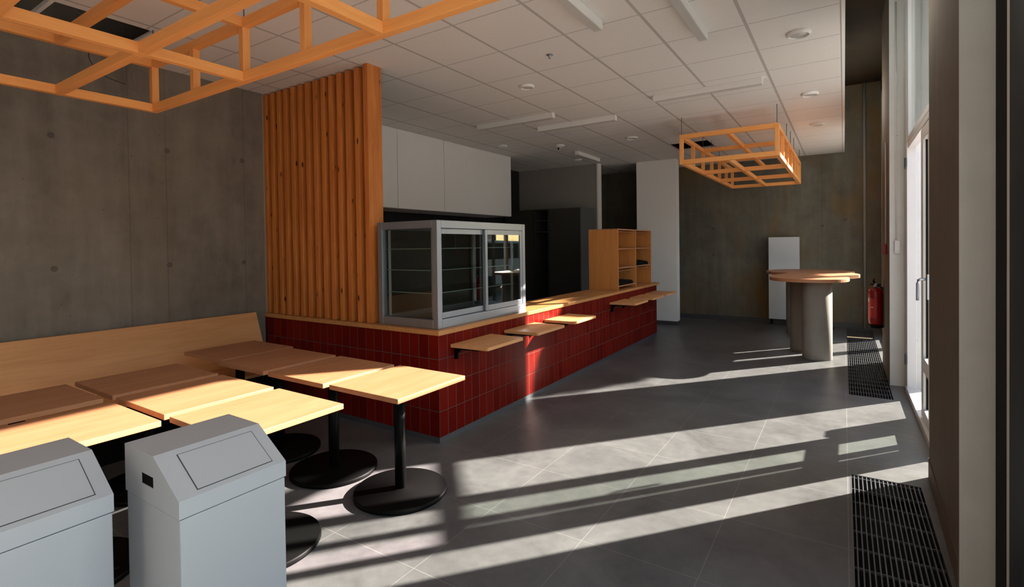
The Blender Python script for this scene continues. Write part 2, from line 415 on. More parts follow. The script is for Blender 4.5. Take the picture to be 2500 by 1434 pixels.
# window_3: far bay
w = MB(); ring(w, 8.38, 10.5, .0, 4.25, .07, XW, XW + .07); w.box(XW, XW + .07, 9.29, 9.37, .07, 4.18)
w3 = struct(w, 'window_3', M_FRAME, .004)
MB().box(XW + .03, XW + .036, 8.45, 9.29, .07, 4.18).build('pane', M_GLASS, w3)
MB().box(XW + .03, XW + .036, 9.37, 10.43, .07, 4.18).build('pane', M_GLASS, w3)
# window_4: near bay beside the camera, with dark outer profile
w = MB(); w.box(XW, XW + .045, 2.80, 2.87, 0, 4.25); w.box(XW, XW + .07, -1.7, 2.80, 0, .08); w.box(XW, XW + .07, -1.7, 2.80, 4.17, 4.25)
for y in (.6, -1.66): w.box(XW, XW + .07, y - .04, y + .04, .08, 4.17)
w4 = struct(w, 'window_4', M_FRAME, .004)
MB().box(XW - .005, XW + .08, 2.60, 2.80, 0, 4.25).build('window_profile', M_DARKFR, w4)
MB().box(XW + .03, XW + .036, -1.62, 2.6, .08, 4.17).build('pane', M_GLASS, w4)
struct(box(XW, XW + .075, 2.87, 3.05, 0, UZ), 'trim_3', M_SEAL)

# ---------------------------------------------------------------- floor grilles
def grille(y0, y1, label):
    t = thing('floor_grille', ((GX0 + GX1) / 2, (y0 + y1) / 2, 0), label, 'floor grille', 'floor grilles along the glazing')
    m = MB(); nb = 17; w = (GX1 - GX0) / nb
    for i in range(1, nb): x = GX0 + i * w; m.box(x - .0028, x + .0028, y0 + .012, y1 - .012, -.022, -.002)
    y = y0 + .012
    while y < y1: m.box(GX0 + .008, GX1 - .008, y - .0025, y + .0025, -.016, -.004); y += .19
    m.build('grille_bars', M_GRATE, t)
    f = MB(); f.box(GX0, GX0 + .008, y0, y1, -.03, .001); f.box(GX1 - .008, GX1, y0, y1, -.03, .001); f.box(GX0 + .008, GX1 - .008, y0, y0 + .01, -.03, .001); f.box(GX0 + .008, GX1 - .008, y1 - .01, y1, -.03, .001)
    f.build('frame', M_GRATE, t)
    u = MB(); u.box(GX0, GX1, y0, y1, -.16, -.15); u.box(GX0, GX0 + .004, y0, y1, -.15, -.031); u.box(GX1 - .004, GX1, y0, y1, -.15, -.031)
    u.build('duct', M_DUCT, t)
grille(-1.0, 4.19, 'metal floor grille beside the near concrete pillar, closest to the viewer')
grille(6.35, 11.1, 'metal floor grille running back past the fire extinguisher')

# ================================================================ COUNTER
CXF = -2.755
cb = thing('tiled_counter', (-3.2, 6.0, 0), 'long L-shaped counter base clad in upright dark red glazed tiles', 'counter')
m = MB().box(CXF - .40, CXF, 3.1306, 8.86, .045, .875); o = m.build('tiled_front', M_RED_X, cb)
m = MB().box(XL, CXF - .0003, 3.13, 3.50, .045, .8748); o2 = m.build('tiled_end', M_RED_Y, cb)
m = MB().box(CXF - .38, CXF - .004, 3.134, 8.84, 0, .045); m.box(XL, CXF - .38, 3.134, 3.48, 0, .045); m.build('kick_plate', M_KICK, cb)
wt = MB()
wt.prism([(XL, 3.118), (CXF + .015, 3.118), (CXF + .015, 9.0), (-3.27, 9.0), (-3.27, 4.62), (-3.56, 4.62), (-3.56, 3.62), (XL, 3.62)], .877, .915)
tag(wt.build('counter_worktop', M_TOP, bevel=.003), 'continuous L-shaped light wood worktop on the red tiled counter', 'worktop')

# slatted screen on the counter's end
sc_ = thing('slatted_screen', (-4.35, 3.2, .915), 'floor-to-ceiling screen of upright reddish wood slats standing on the counter', 'slatted screen')
px = [-5.185, -5.065, -4.945, -4.83, -4.71, -4.59, -4.468, -4.345, -4.225, -4.11, -3.99, -3.87, -3.745]
for i, x in enumerate(px):
    MB().box(x, x + .053, 3.15, 3.31, .916, CZ - .012).build('slat', M_SLAT, sc_, bevel=.003)
MB().box(-3.625, -3.565, 3.15, 3.315, .916, CZ - .001).build('slat', M_SLAT, sc_, bevel=.003)
MB().box(-5.185, -3.63, 3.312, 3.33, .916, CZ - .02).build('backing_panel', M_DKCAB, sc_)

# glass display case
X0, X1, Y0, Y1, Z0, Z1 = -3.50, -2.80, 3.18, 4.56, .916, 1.82
dc = thing('display_case', ((X0 + X1) / 2, (Y0 + Y1) / 2, Z0), 'steel framed glass display case with sliding doors standing on the counter corner', 'display case')
t_ = .055
fr = MB()
for x in (X0, X1 - t_):
    for y in (Y0, Y1 - t_): fr.box(x, x + t_, y, y + t_, Z0, Z1)
for z0, z1 in ((Z0, Z0 + .075), (Z1 - .065, Z1)):
    fr.box(X0 + t_, X1 - t_, Y0, Y0 + t_, z0, z1); fr.box(X0 + t_, X1 - t_, Y1 - t_, Y1, z0, z1)
    fr.box(X0, X0 + t_, Y0 + t_, Y1 - t_, z0, z1); fr.box(X1 - t_, X1, Y0 + t_, Y1 - t_, z0, z1)
fr.box(X0 + t_, X1 - t_, Y0 + t_, Y1 - t_, Z1 - .02, Z1 - .001); fr.box(X0 + t_, X1 - t_, Y0 + t_, Y1 - t_, Z0, Z0 + .03)
fr.build('frame', M_STEEL, dc, bevel=.003)
MB().box(X0 + .01, X0 + .02, Y0 + t_, Y1 - t_, Z0 + .075, Z1 - .065).build('back_panel', M_SPLASH, dc)
MB().box(X0 + t_, X1 - t_, Y0 + .02, Y0 + .026, Z0 + .075, Z1 - .065).build('side_pane', M_CGLASS, dc)
MB().box(X0 + t_, X1 - t_, Y1 - .026, Y1 - .02, Z0 + .075, Z1 - .065).build('side_pane', M_CGLASS, dc)
def sdoor(y0, y1, x):
    m = MB(); z0, z1 = Z0 + .078, Z1 - .068; w = .035
    m.box(x, x + .02, y0, y0 + w, z0, z1); m.box(x, x + .02, y1 - w, y1, z0, z1); m.box(x, x + .02, y0 + w, y1 - w, z0, z0 + .05); m.box(x, x + .02, y0 + w, y1 - w, z1 - .045, z1)
    d = m.build('sliding_door', M_STEEL, dc, bevel=.002)
    MB().box(x + .008, x + .013, y0 + w, y1 - w, z0 + .05, z1 - .045).build('pane', M_CGLASS, d)
sdoor(Y0 + t_ + .002, 3.90, X1 - .05); sdoor(3.86, Y1 - t_ - .002, X1 - .024)
for z in (1.58, 1.395, 1.20):
    m = MB().box(X0 + .06, X1 - .10, Y0 + .06, Y1 - .08, z, z + .006)
    m.box(X1 - .0998, X1 - .096, Y0 + .06, Y1 - .08, z - .001, z + .007, 1); m.box(X0 + .06, X1 - .10, Y0 + .056, Y0 + .0598, z - .001, z + .007, 1)
    m.build('glass_shelf', [M_SGLASS, M_EDGE], dc)
for x in (X0 + .07, X1 - .12):
    for y in (Y0 + .06, Y1 - .10): MB().box(x, x + .02, y, y + .012, Z0 + .03, Z1 - .07).build('shelf_upright', M_FRAME, dc)
MB().box(X0 + .12, X1 - .12, Y0 + .1, Y1 - .1, Z0 + .035, Z0 + .045).build('tray', M_STEEL, dc)
MB().box(X0 + .2, X1 - .15, Y0 + .12, Y1 - .15, Z1 - .05, Z1 - .035).build('light_bar', M_LAMP, dc)

# wooden pigeonhole rack
RX0, RX1, RY0, RY1, RZ0, RZ1 = -3.27, -2.80, 7.18, 8.72, .9155, 1.83
rk = thing('shelf_rack', ((RX0 + RX1) / 2, (RY0 + RY1) / 2, RZ0), 'open light wood shelf rack of two columns standing on the far end of the counter', 'shelf rack')
for y in (RY0, RY1 - .018): MB().box(RX0, RX1, y, y + .018, RZ0, RZ1 - .018).build('side_panel', M_PLYX, rk)
MB().box(RX0, RX1, RY0, RY1, RZ1 - .018, RZ1).build('top_panel', M_PLY, rk)
RM = 7.96
MB().box(RX0 + .012, RX1 - .004, RM, RM + .018, RZ0, RZ1 - .018).build('divider', M_PLYX, rk)
MB().box(RX0, RX0 + .012, RY0 + .018, RY1 - .018, RZ0, RZ1 - .018).build('back_panel', M_PLYX, rk)
for z in (.962, 1.235, 1.52):
    if z > 1: MB().box(RX0 + .012, RX1 - .008, RM + .018, RY1 - .018, z, z + .016).build('shelf', M_PLY, rk)
    MB().box(RX0 + .012, RX1 - .008, RY0 + .018, RM, z, z + .016).build('shelf', M_PLY, rk)
for y0, y1, z in ((RY0 + .03, RM - .02, 1.19), (RM + .03, RY1 - .03, 1.20), (RY0 + .03, RM - .02, 1.785), (RM + .03, RY1 - .03, 1.785)):
    MB().box(RX1 - .16, RX1 - .05, y0, y1, z, z + .008).build('pull_out_tray', M_PLY, rk)
def bag(y0, y1, z, label):
    m = MB(); prof = [(y0, z), (y1, z), (y1 + .0, z + .035), (y1 - .06, z + .055), (y0 + .25, z + .085), (y0, z + .09)]
    m.prism(prof, RX0 + .06, RX1 - .03, 'x'); o = m.build('folded_bag', M_BLACK2, bevel=.012, seg=3); tag(o, label, 'bag', 'black folded bags in the rack')
bag(RY0 + .06, RM - .06, .979, 'flat black folded bag in the bottom left compartment of the wooden rack')
bag(RM + .06, RY1 - .06, 1.252, 'flat black folded bag in the middle right compartment of the wooden rack')

# small bag shelves on the counter front
def bag_shelf(y, label):
    t = thing('bag_shelf', (CXF, y, .76), label, 'small shelf', 'small shelves on the counter front')
    MB().prism([(CXF + .001, y), (CXF + .355, y + .02), (CXF + .37, y + .03), (CXF + .37, y + .555), (CXF + .355, y + .57), (CXF + .001, y + .58)], .757, .785).build('board', M_BENCH, t, bevel=.004)
    for yy in (y + .05, y + .50):
        m = MB(); m.prism([(CXF - .0006, .756), (CXF + .26, .756), (CXF + .26, .742), (CXF + .07, .735), (CXF + .035, .70), (CXF + .03, .655), (CXF - .0006, .65)], yy, yy + .022, 'y')
        m.build('bracket', M_BLACK, t)
    return t
sh = bag_shelf(3.275, 'small wooden shelf on the red tiles, the one nearest the counter corner')
for y, lb in ((4.075, 'small wooden shelf on red tiles, second from the corner below the case'),
              (4.86, 'brightest sunlit small wooden shelf on red tiles, third from the counter corner'),
              (6.72, 'small wooden shelf on red tiles, first after the wide gap, below the rack'),
              (7.50, 'small wooden shelf on red tiles, middle one of the far trio'),
              (8.22, 'farthest small wooden shelf, sticking out past the tiles before the white wall')):
    c = copy_tree(sh); c.location.y = y; c['label'] = lb

# ================================================================ KITCHEN
uc = thing('wall_cabinet', (-5.5, 6.4, 2.14), 'row of white handleless overhead cabinets reaching the ceiling behind the display case', 'cabinet')
MB().box(XL - .6, -5.22, 3.32, 8.0, 2.141, CZ - .002).build('body', M_WHITE, uc)
yy = [3.32, 4.09, 5.10, 6.11, 8.0]
yy = [3.32, 4.10, 5.11, 6.10, 8.0]
for a, b_ in zip(yy, yy[1:]):
    MB().box(-5.219, -5.20, a + .004, b_ - .004, 2.143, CZ - .004).build('door', M_WHITE, uc, bevel=.002)
tc = thing('tall_cabinet', (-4.62, 9.35, 0), 'dark tall cabinet with a closed door standing against the kitchen back wall', 'cabinet')
m = MB().box(-4.965, -4.275, 9.03, 9.69, .08, 2.33); o = m.build('body', M_CABSIDE, tc)
MB().box(-4.96, -4.28, 9.008, 9.028, .09, 2.32).build('door', M_DKCAB, tc)
MB().box(-4.95, -4.30, 9.06, 9.68, 0, .08).build('plinth', M_BLACK2, tc)
oc = thing('open_cabinet', (-5.13, 9.35, 0), 'dark tall open cabinet with empty shelves left of the closed tall cabinet', 'cabinet')
m = MB(); m.box(-5.30, -5.28, 9.0, 9.69, 0, 2.33); m.box(-4.985, -4.968, 9.0, 9.69, 0, 2.33); m.box(-5.28, -4.985, 9.67, 9.69, 0, 2.33); m.box(-5.28, -4.985, 9.0, 9.67, 2.31, 2.33)
m.build('body', M_DKCAB, oc)
for z in (1.86, 2.09): MB().box(-5.28, -4.985, 9.01, 9.67, z, z + .018).build('shelf', M_DKCAB, oc)
lc = thing('tall_cabinet', (-5.65, 9.35, 0), 'dark tall cabinet at the left, half hidden behind the display case', 'cabinet')
MB().box(-6.02, -5.31, 9.03, 9.69, 0, 2.33).build('body', M_DKCAB, lc); MB().box(-6.01, -5.32, 9.008, 9.028, .09, 2.32).build('door', M_DKCAB, lc)

# ================================================================ BENCH
bn = thing('wall_bench', (-4.85, 1.0, 0), 'long light plywood bench with a leaning backrest along the concrete wall', 'bench')
m = MB().prism([(-5.135, .945), (-5.113, .945), (-4.93, .465), (-4.952, .465)], -2.6, 2.985, 'y'); m.build('backrest', M_BENCH, bn, bevel=.002)
MB().box(-5.0, -4.48, -2.6, 2.985, .435, .463).build('seat', M_BENCH, bn, bevel=.003)
MB().box(-5.0, -4.62, -2.6, 2.95, .0, .434).build('plinth', M_BLACK2, bn)
for y in (2.93, 1.0, -1.0): MB().prism([(-5.185, .93), (-5.14, .93), (-5.0, .47), (-5.0, .0), (-5.185, .0)], y, y + .03, 'y').build('bracket', M_BLACK2, bn)

# ================================================================ TABLES
TZ = .735
tb = thing('bistro_table', (0, 0, 0), 'x', 'table', 'square bistro tables by the bench')
tb.location = (0, 0, 0)
MB().box(-.303, .303, -.308, .308, TZ - .03, TZ).build('tabletop', M_PLY, tb, bevel=.003)
MB().box(-.18, .18, -.18, .18, TZ - .037, TZ - .0305).build('mounting_plate', M_BLACK, tb)
MB().lathe([(0, .036), (.036, .036), (.036, TZ - .038), (0, TZ - .038)], seg=32).build('pole', M_BLACK, tb)
MB().lathe([(0, 0), (.295, 0), (.30, .006), (.30, .026), (.294, .032), (.05, .034), (.045, .038), (0, .038)], seg=64).build('base_disc', M_BLACK, tb)
tabs = [(-2.43, 2.37, 'square light wood table nearest the red tiled counter, its black disc base in full view'),
        (-3.085, 2.36, 'half sunlit square wood table, second from the aisle along the red counter'),
        (-3.745, 2.36, 'shaded square wood table, third from the aisle along the red counter'),
        (-4.385, 2.405, 'dark shaded square wood table touching bench and nearest the slatted screen'),
        (-2.635, 1.545, 'sunlit square wood table behind the right grey bin, aisle end of the middle row'),
        (-3.30, 1.545, 'square wood table with a diagonal shadow edge, middle one of the middle row'),
        (-3.97, 1.55, 'shaded square wood table by the bench in the middle row'),
        (-3.21, .88, 'sunlit square wood table behind the gap between the two grey bins'),
        (-3.955, .885, 'shaded square wood table by the bench at the left edge of the photo')]
for i, (x, y, lb) in enumerate(tabs):
    o = tb if i == 0 else copy_tree(tb)
    o.location = (x, y, 0); o['label'] = lb

# ================================================================ BINS
def make_bin(xb, y0, label):
    t = thing('waste_bin', (xb + .21, y0 + .2, 0), label, 'waste bin', 'grey steel waste bins')
    w = .3745; xt = xb + .224; xf = xb + .403; zt = .90; zs = .789; zm = .729; y1 = y0 + w
    MB().box(xb + .003, xf - .003, y0 + .003, y1 - .003, .0, zm - .0025).build('body', M_GREY, t, bevel=.004)
    m = MB(); th = .004
    # hood as closed prism with a recessed hand hole on each side
    prof = [(xb, zm + .0015), (xf, zm + .0015), (xf, zs), (xt, zt), (xb, zt)]
    m.prism(prof, y0 + .004, y1 - .004, 'y')
    hx0, hx1, hz0, hz1 = xb + .132, xb + .2235, .788, .826
    for ya, yb in ((y0, y0 + .004), (y1 - .004, y1)):
        # side skins with a rectangular hand hole
        m.prism([(xb, zm + .0015), (xf, zm + .0015), (xf, hz0), (xb, hz0)], ya, yb, 'y')
        m.prism([(xb, hz0), (hx0, hz0), (hx0, zt), (xb, zt)], ya, yb, 'y')
        m.prism([(hx1, hz0), (xf, hz0), (xf, zs), (xt, zt), (hx1, zt)], ya, yb, 'y')
        m.prism([(hx0, hz1), (hx1, hz1), (hx1, zt), (hx0, zt)], ya, yb, 'y')
    hood = m.build('hood', M_GREY, t)
    for ya, yb in ((y0 + .0025, y0 + .0042), (y1 - .0042, y1 - .0025)): MB().box(hx0, hx1, ya, yb, hz0, hz1).build('hand_hole', M_BLACK2, hood)
    # flap on the slope, with a dark surround gap
    e = Vector((xf - xt, 0, zs - zt)); L = e.length; e.normalize(); nn = Vector((-e.z, 0, e.x)); nn = nn if nn.z > 0 else -nn
    o = Vector((xt, 0, zt))
    def sheet(a0, a1, ya, yb, h0, h1):
        m = MB(); vs = []
        for h in (h0, h1):
            for a, y in ((a0, ya), (a1, ya), (a1, yb), (a0, yb)):
                p = o + e * a + nn * h; vs.append(m.bm.verts.new((p.x, y, p.z)))
        for f in ((0, 3, 2, 1), (4, 5, 6, 7), (0, 1, 5, 4), (1, 2, 6, 5), (2, 3, 7, 6), (3, 0, 4, 7)): m.bm.faces.new([vs[i] for i in f])
        bmesh.ops.recalc_face_normals(m.bm, faces=m.bm.faces); return m
    ya, yb = y0 + .17 * w, y0 + .885 * w; a0, a1 = .12 * L, .91 * L
    sheet(a0, a1, ya, yb, .0002, .0008).build('flap_gap', M_DARKGAP, t)
    sheet(a0 + .003, a1 - .003, ya + .003, yb - .003, .0004, .0022).build('flap', M_GREY, t)
    MB().box(xb + .005, xf - .005, y0 + .005, y1 - .005, zm - .0024, zm + .0014).build('seam', M_DARKGAP, t)
make_bin(-2.196, .777, 'light grey steel bin with sloping flap, the right one of the pair')
make_bin(-2.45, .3155, 'light grey steel bin with sloping flap, the left one cut by the frame edge')

# ================================================================ HANGING TIMBER FRAMES
def timber_frame(x0, y0, Lx, Ly, label, mats):
    """long axis along the larger of Lx, Ly"""
    z0, z1 = 2.635, 3.025; bw, bh = .046, .058
    t = thing('timber_frame', (x0 + Lx / 2, y0 + Ly / 2, z0), label, 'hanging frame', 'timber frames hung from the ceiling')
    longx = Lx > Ly; L = max(Lx, Ly); Wd = min(Lx, Ly)
    def bx(a0, a1, b0, b1, za, zb, name, ax):
        if longx: m = MB().box(x0 + a0, x0 + a1, y0 + b0, y0 + b1, za, zb)
        else: m = MB().box(x0 + b0, x0 + b1, y0 + a0, y0 + a1, za, zb)
        d = {'long': M_TIMX if longx else M_TIMY, 'cross': M_TIMY if longx else M_TIMX, 'up': M_TIMZ}[ax]
        m.build(name, d, t, bevel=.002, seg=1)
    for za, zb in ((z0, z0 + bh), (z1 - bh, z1)):
        for b in (0, Wd - bw): bx(0, L, b, b + bw, za, zb, 'long_beam', 'long')
        for k in range(4):
            a = k * (L - bw) / 3
            bx(a, a + bw, bw, Wd - bw, za, zb, 'cross_beam', 'cross')
        for k in range(3):
            a = k * (L - bw) / 3 + bw; a1 = (k + 1) * (L - bw) / 3
            bx(a, a1, Wd / 2 - bw / 2, Wd / 2 + bw / 2, za, zb, 'middle_beam', 'long')
    for k in range(7):
        a = k * (L - bw) / 6
        for b in (0, Wd - bw): bx(a, a + bw, b, b + bw, z0 + bh, z1 - bh, 'post', 'up')
    for k in (0, 2, 3, 4, 6):
        a = k * (L - bw) / 6 + bw / 2
        for b in (bw / 2, Wd - bw / 2):
            p = (x0 + a, y0 + b) if longx else (x0 + b, y0 + a)
            MB().tube([(*p, z1), (*p, CZ)], .004, 8).build('hanger_rod', M_KICK, t)
    return t
timber_frame(-4.36, .635, 3.72, 1.165, 'large-looking batten frame hung close overhead at the upper left, above the tables', None)
timber_frame(-1.81, 6.85, 1.165, 3.68, 'smaller-looking batten frame hung far back above the round-edged high table', None)

# ================================================================ CEILING FITTINGS
def strip(x0, y0, x1, y1, label):
    t = thing('strip_light', ((x0 + x1) / 2, (y0 + y1) / 2, CZ), label, 'strip light', 'white strip lights on the tiled ceiling')
    MB().box(x0, x1, y0, y1, CZ - .062, CZ).build('housing', M_LAMP, t, bevel=.003)
    MB().box(x0 + .006, x1 - .006, y0 + .006, y1 - .006, CZ - .068, CZ - .0622).build('diffuser', M_DIFF, t)
strip(-1.56, 2.30, -1.49, 3.56, 'white strip light at the top edge, left of the two pointing away')
strip(-.955, 2.95, -.885, 4.20, 'white strip light at the top edge, right of the two pointing away')
strip(-1.78, 5.66, -.68, 5.73, 'unlit white strip light lying crosswise just before the small hanging frame')
strip(-4.20, 5.62, -3.03, 5.69, 'unlit white strip light lying crosswise in front of the white overhead cabinets')
strip(-3.58, 6.20, -2.44, 6.27, 'unlit white strip light lying crosswise at the middle, second behind the display case')
strip(-3.98, 8.2, -3.91, 9.15, 'short looking strip light above the dark passage beside the kitchen')
def down(x, y, r, label):
    t = thing('downlight', (x, y, CZ), label, 'downlight', 'round ceiling downlights')
    MB().lathe([(r, CZ - .001), (r, CZ - .012), (r * .86, CZ - .026), (r * .80, CZ - .026), (r * .78, CZ - .001)], x, y, 40).build('trim_ring', M_LAMP, t)
    MB().lathe([(0, CZ - .014), (r * .78, CZ - .014), (r * .78, CZ - .002), (0, CZ - .002)], x, y, 40).build('diffuser', M_DIFF, t)
down(-.295, 4.645, .088, 'round white downlight nearest the viewer beside the ceiling edge')
down(-.315, 6.60, .088, 'round white downlight beside the ceiling edge, middle of the three')
down(-.311, 8.35, .088, 'round white downlight beside the ceiling edge, farthest of the three')
down(-2.744, 4.55, .075, 'round white downlight above the display case area, alone in its tile')
down(-2.75, 7.68, .095, 'wide flat round downlight between the far strip light and the small hanging frame')
down(-4.70, 7.0, .075, 'small round downlight above the end of the white overhead cabinets')
down(-3.93, 7.55, .075, 'small round downlight in the darker middle of the ceiling')
down(-4.3, 9.0, .075, 'small round downlight before the kitchen back wall')
s_ = MB(); s_.lathe([(0, CZ - .035), (.008, CZ - .035), (.010, CZ - .02), (.022, CZ - .006), (.03, CZ - .001)], -2.135, 3.925, 24)
tag(s_.build('sprinkler_head', M_STEEL), 'tiny metal sprinkler head in a ceiling tile', 'sprinkler')
s_ = MB(); s_.lathe([(0, CZ - .05), (.01, CZ - .05), (.012, CZ - .02), (.03, CZ - .006), (.035, CZ - .001)], -4.02, 7.66, 24)
tag(s_.build('smoke_detector', M_BLACK2), 'small dark detector below the ceiling beside the middle downlight', 'detector')
# loose cables from the missing tiles
def cable(pts, r, mat, name, label):
    P = [Vector(p) for p in pts]; out = []
    for i in range(len(P) - 1):
        p0, p1, p2, p3 = P[max(i - 1, 0)], P[i], P[i + 1], P[min(i + 2, len(P) - 1)]
        for k in range(8):
            t = k / 8; out.append(.5 * ((2 * p1) + (-p0 + p2) * t + (2 * p0 - 5 * p1 + 4 * p2 - p3) * t * t + (-p0 + 3 * p1 - 3 * p2 + p3) * t ** 3))
    out.append(P[-1]); o = MB().tube(out, r, 8).build(name, mat); tag(o, label, 'cable')
cable([(-5.02, 2.02, 3.25), (-5.06, 1.87, 3.16), (-5.06, 1.85, 3.05), (-5.06, 1.90, 2.97), (-5.06, 1.96, 2.95), (-5.06, 2.03, 3.0), (-5.06, 2.05, 3.08), (-5.06, 1.98, 3.15), (-5.05, 1.90, 3.10), (-5.05, 1.92, 2.99), (-5.06, 2.0, 2.90), (-5.07, 2.1, 2.89)], .0032, M_CABLE, 'loose_cable', 'thin pale cable hanging in loops before the concrete wall under the ceiling')
cable([(-4.8, 1.55, 3.3), (-4.95, 1.58, 3.2), (-5.05, 1.62, 3.12), (-5.06, 1.72, 3.03), (-5.06, 1.86, 3.0)], .003, M_CABLEK, 'loose_cable', 'thin black cable drooping from the missing ceiling tiles')
cable([(-4.42, 1.62, 3.40), (-4.45, 1.55, 3.30), (-4.52, 1.50, 3.28), (-4.60, 1.42, 3.31), (-4.63, 1.36, 3.36)], .003, M_CABLE, 'loose_cable', 'short curled cable end inside the black gap of missing tiles')
cable([(-2.3, 9.0, 3.45), (-2.25, 8.95, 3.3), (-2.1, 8.85, 3.28), (-1.98, 8.8, 3.4)], .006, M_CABLE, 'loose_cable', 'cable end in the ceiling gap behind the small hanging frame')

# ================================================================ HIGH TABLE ON CONCRETE COLUMNS
ht = thing('high_table', (-.45, 9.0, 0), 'high table with cloud-shaped wooden top on three round concrete columns', 'table')
out = [(-.42, 7.80), (-.70, 7.90), (-.87, 8.12), (-.93, 8.45), (-.90, 8.80), (-.82, 9.10), (-.75, 9.36), (-.88, 9.47), (-1.06, 9.66), (-1.15, 9.95), (-1.10, 10.35), (-.90, 10.66), (-.60, 10.78), (-.28, 10.74), (.0, 10.52), (.13, 10.2), (.135, 9.98), (.06, 9.83), (.03, 9.76), (.12, 9.62), (.19, 9.38), (.19, 9.10), (.11, 8.87), (.0, 8.74), (-.01, 8.70), (.05, 8.55), (.06, 8.30), (.01, 8.05), (-.14, 7.87)]
def smooth(P, cusp):
    res = []; k = len(P)
    for i in range(k):
        p0, p1, p2, p3 = (Vector(P[(i + d) % k]) for d in (-1, 0, 1, 2))
        if i in cusp: p0 = p1 - (p2 - p1)
        if (i + 1) % k in cusp: p3 = p2 + (p2 - p1)
        for q in range(5):
            t = q / 5; v = .5 * ((2 * p1) + (-p0 + p2) * t + (2 * p0 - 5 * p1 + 4 * p2 - p3) * t * t + (-p0 + 3 * p1 - 3 * p2 + p3) * t ** 3)
            res.append((v.x, v.y))
    return res
MB().prism(smooth(out, {6, 17, 18, 23, 24})[::1], 1.055, 1.10).build('tabletop', M_PLY, ht, bevel=.003)
for x, y in ((-.315, 8.13), (-.50, 8.62), (-.68, 10.15)):
    MB().lathe([(0, 0), (.178, 0), (.18, .004), (.18, 1.054), (0, 1.054)], x, y, 48).build('column', M_CYL, ht)
# white tall panel cabinet at the far wall
wc = thing('white_cabinet', (-.98, 11.17, 0), 'plain white tall narrow cabinet against the far concrete wall behind the high table', 'cabinet')
MB().box(-1.236, -.715, 11.07, 11.278, .11, 1.695).build('body', M_WHITE2, wc, bevel=.003)
MB().box(-1.234, -.717, 11.052, 11.068, .112, 1.693).build('door', M_WHITE2, wc, bevel=.002)
for x in (-1.20, -.78): MB().lathe([(0, 0), (.018, 0), (.014, .109), (0, .109)], x, 11.12, 16).build('foot', M_BLACK2, wc)
for x in (-1.20, -.78): MB().lathe([(0, 0), (.018, 0), (.014, .109), (0, .109)], x, 11.24, 16).build('foot', M_BLACK2, wc)
# thin black post with small box behind the high table
fp = MB(); fp.tube([(-.245, 11.0, 0), (-.245, 11.0, 1.04)], .02, 12); fp.box(-.27, -.215, 10.985, 11.015, .55, .62); fp.box(-.33, -.16, 10.92, 11.08, 0, .012)
tag(fp.build('black_post', M_BLACK), 'thin black post standing behind the high table column', 'post')

# ================================================================ SMALL THINGS ON THE WINDOW SIDE
fe = thing('fire_extinguisher', (.34, 8.0, .40), 'red fire extinguisher hung on the far pillar above the floor grille', 'fire extinguisher')
cx_, cy_ = .335, 8.0
MB().lathe([(0, .53), (.07, .53), (.078, .55), (.08, .60), (.08, .93), (.075, .965), (.055, .99), (.03, 1.0), (0, 1.0)], cx_, cy_, 40).build('cylinder', M_REDP, fe)
MB().lathe([(0, .49), (.074, .49), (.08, .50), (.08, .53), (0, .53)], cx_, cy_, 40).build('foot_ring', M_BLACK, fe)
MB().lathe([(0, 1.0), (.022, 1.0), (.022, 1.05), (.012, 1.055), (0, 1.06)], cx_, cy_, 20).build('valve', M_STEEL, fe)
hm = MB(); hm.box(cx_ - .055, cx_ + .06, cy_ - .012, cy_ + .012, 1.035, 1.05); hm.tube([(cx_ - .01, cy_, 1.05), (cx_ - .02, cy_, 1.09), (cx_ - .015, cy_, 1.115)], .012, 10); hm.build('lever', M_BLACK, fe)
hm = MB(); hm.tube([(cx_ + .02, cy_ + .02, 1.03), (cx_ + .07, cy_ + .03, 1.0), (cx_ + .085, cy_ + .02, .90), (cx_ + .085, cy_ + .0, .60)], .009, 10); hm.build('hose', M_BLACK, fe)
lab = MB()
for k in range(10):
    a0 = math.radians(195 + k * 8); a1 = math.radians(195 + (k + 1) * 8); r = .0806
    p = [(cx_ + r * math.cos(a0), cy_ + r * math.sin(a0)), (cx_ + r * math.cos(a1), cy_ + r * math.sin(a1))]
    v = [lab.bm.verts.new((*p[0], .62)), lab.bm.verts.new((*p[1], .62)), lab.bm.verts.new((*p[1], .87)), lab.bm.verts.new((*p[0], .87))]; lab.bm.faces.new(v)
lab.build('label', M_LABEL, fe)
lab = MB()
for (aa, bb, z0, z1) in ((190, 214, .82, .87), (225, 250, .748, .76)):
    for k in range(4):
        a0 = math.radians(aa + (bb - aa) * k / 4); a1 = math.radians(aa + (bb - aa) * (k + 1) / 4); r = .0812
        v = [lab.bm.verts.new((cx_ + r * math.cos(a0), cy_ + r * math.sin(a0), z0)), lab.bm.verts.new((cx_ + r * math.cos(a1), cy_ + r * math.sin(a1), z0)), lab.bm.verts.new((cx_ + r * math.cos(a1), cy_ + r * math.sin(a1), z1)), lab.bm.verts.new((cx_ + r * math.cos(a0), cy_ + r * math.sin(a0), z1))]; lab.bm.faces.new(v)
lab.build('sticker', M_PALE, fe)
m = MB(); m.box(.412, .419, 7.985, 8.015, .50, 1.02)
m.build('wall_bracket', M_KICK, fe)
rc = thing('fire_alarm_point', (.405, 7.43, 1.50), 'small red alarm box on the far pillar above the extinguisher', 'alarm box')
MB().box(.378, .4195, 7.38, 7.47, 1.44, 1.56).build('housing', M_REDP, rc, bevel=.004)
MB().tube([(.412, 7.425, 1.56), (.412, 7.425, 2.75)], .008, 8).build('conduit', M_FRAME, rc)
wb = thing('control_box', (.49, 6.98, 1.53), 'small white control box with a conduit on the bright face of the far pillar', 'switch box')
MB().box(.462, .512, 6.958, 6.9995, 1.46, 1.60).build('housing', M_FRAME, wb, bevel=.004)
MB().box(.468, .506, 6.9545, 6.9578, 1.475, 1.49).build('button', M_DIFF, wb)
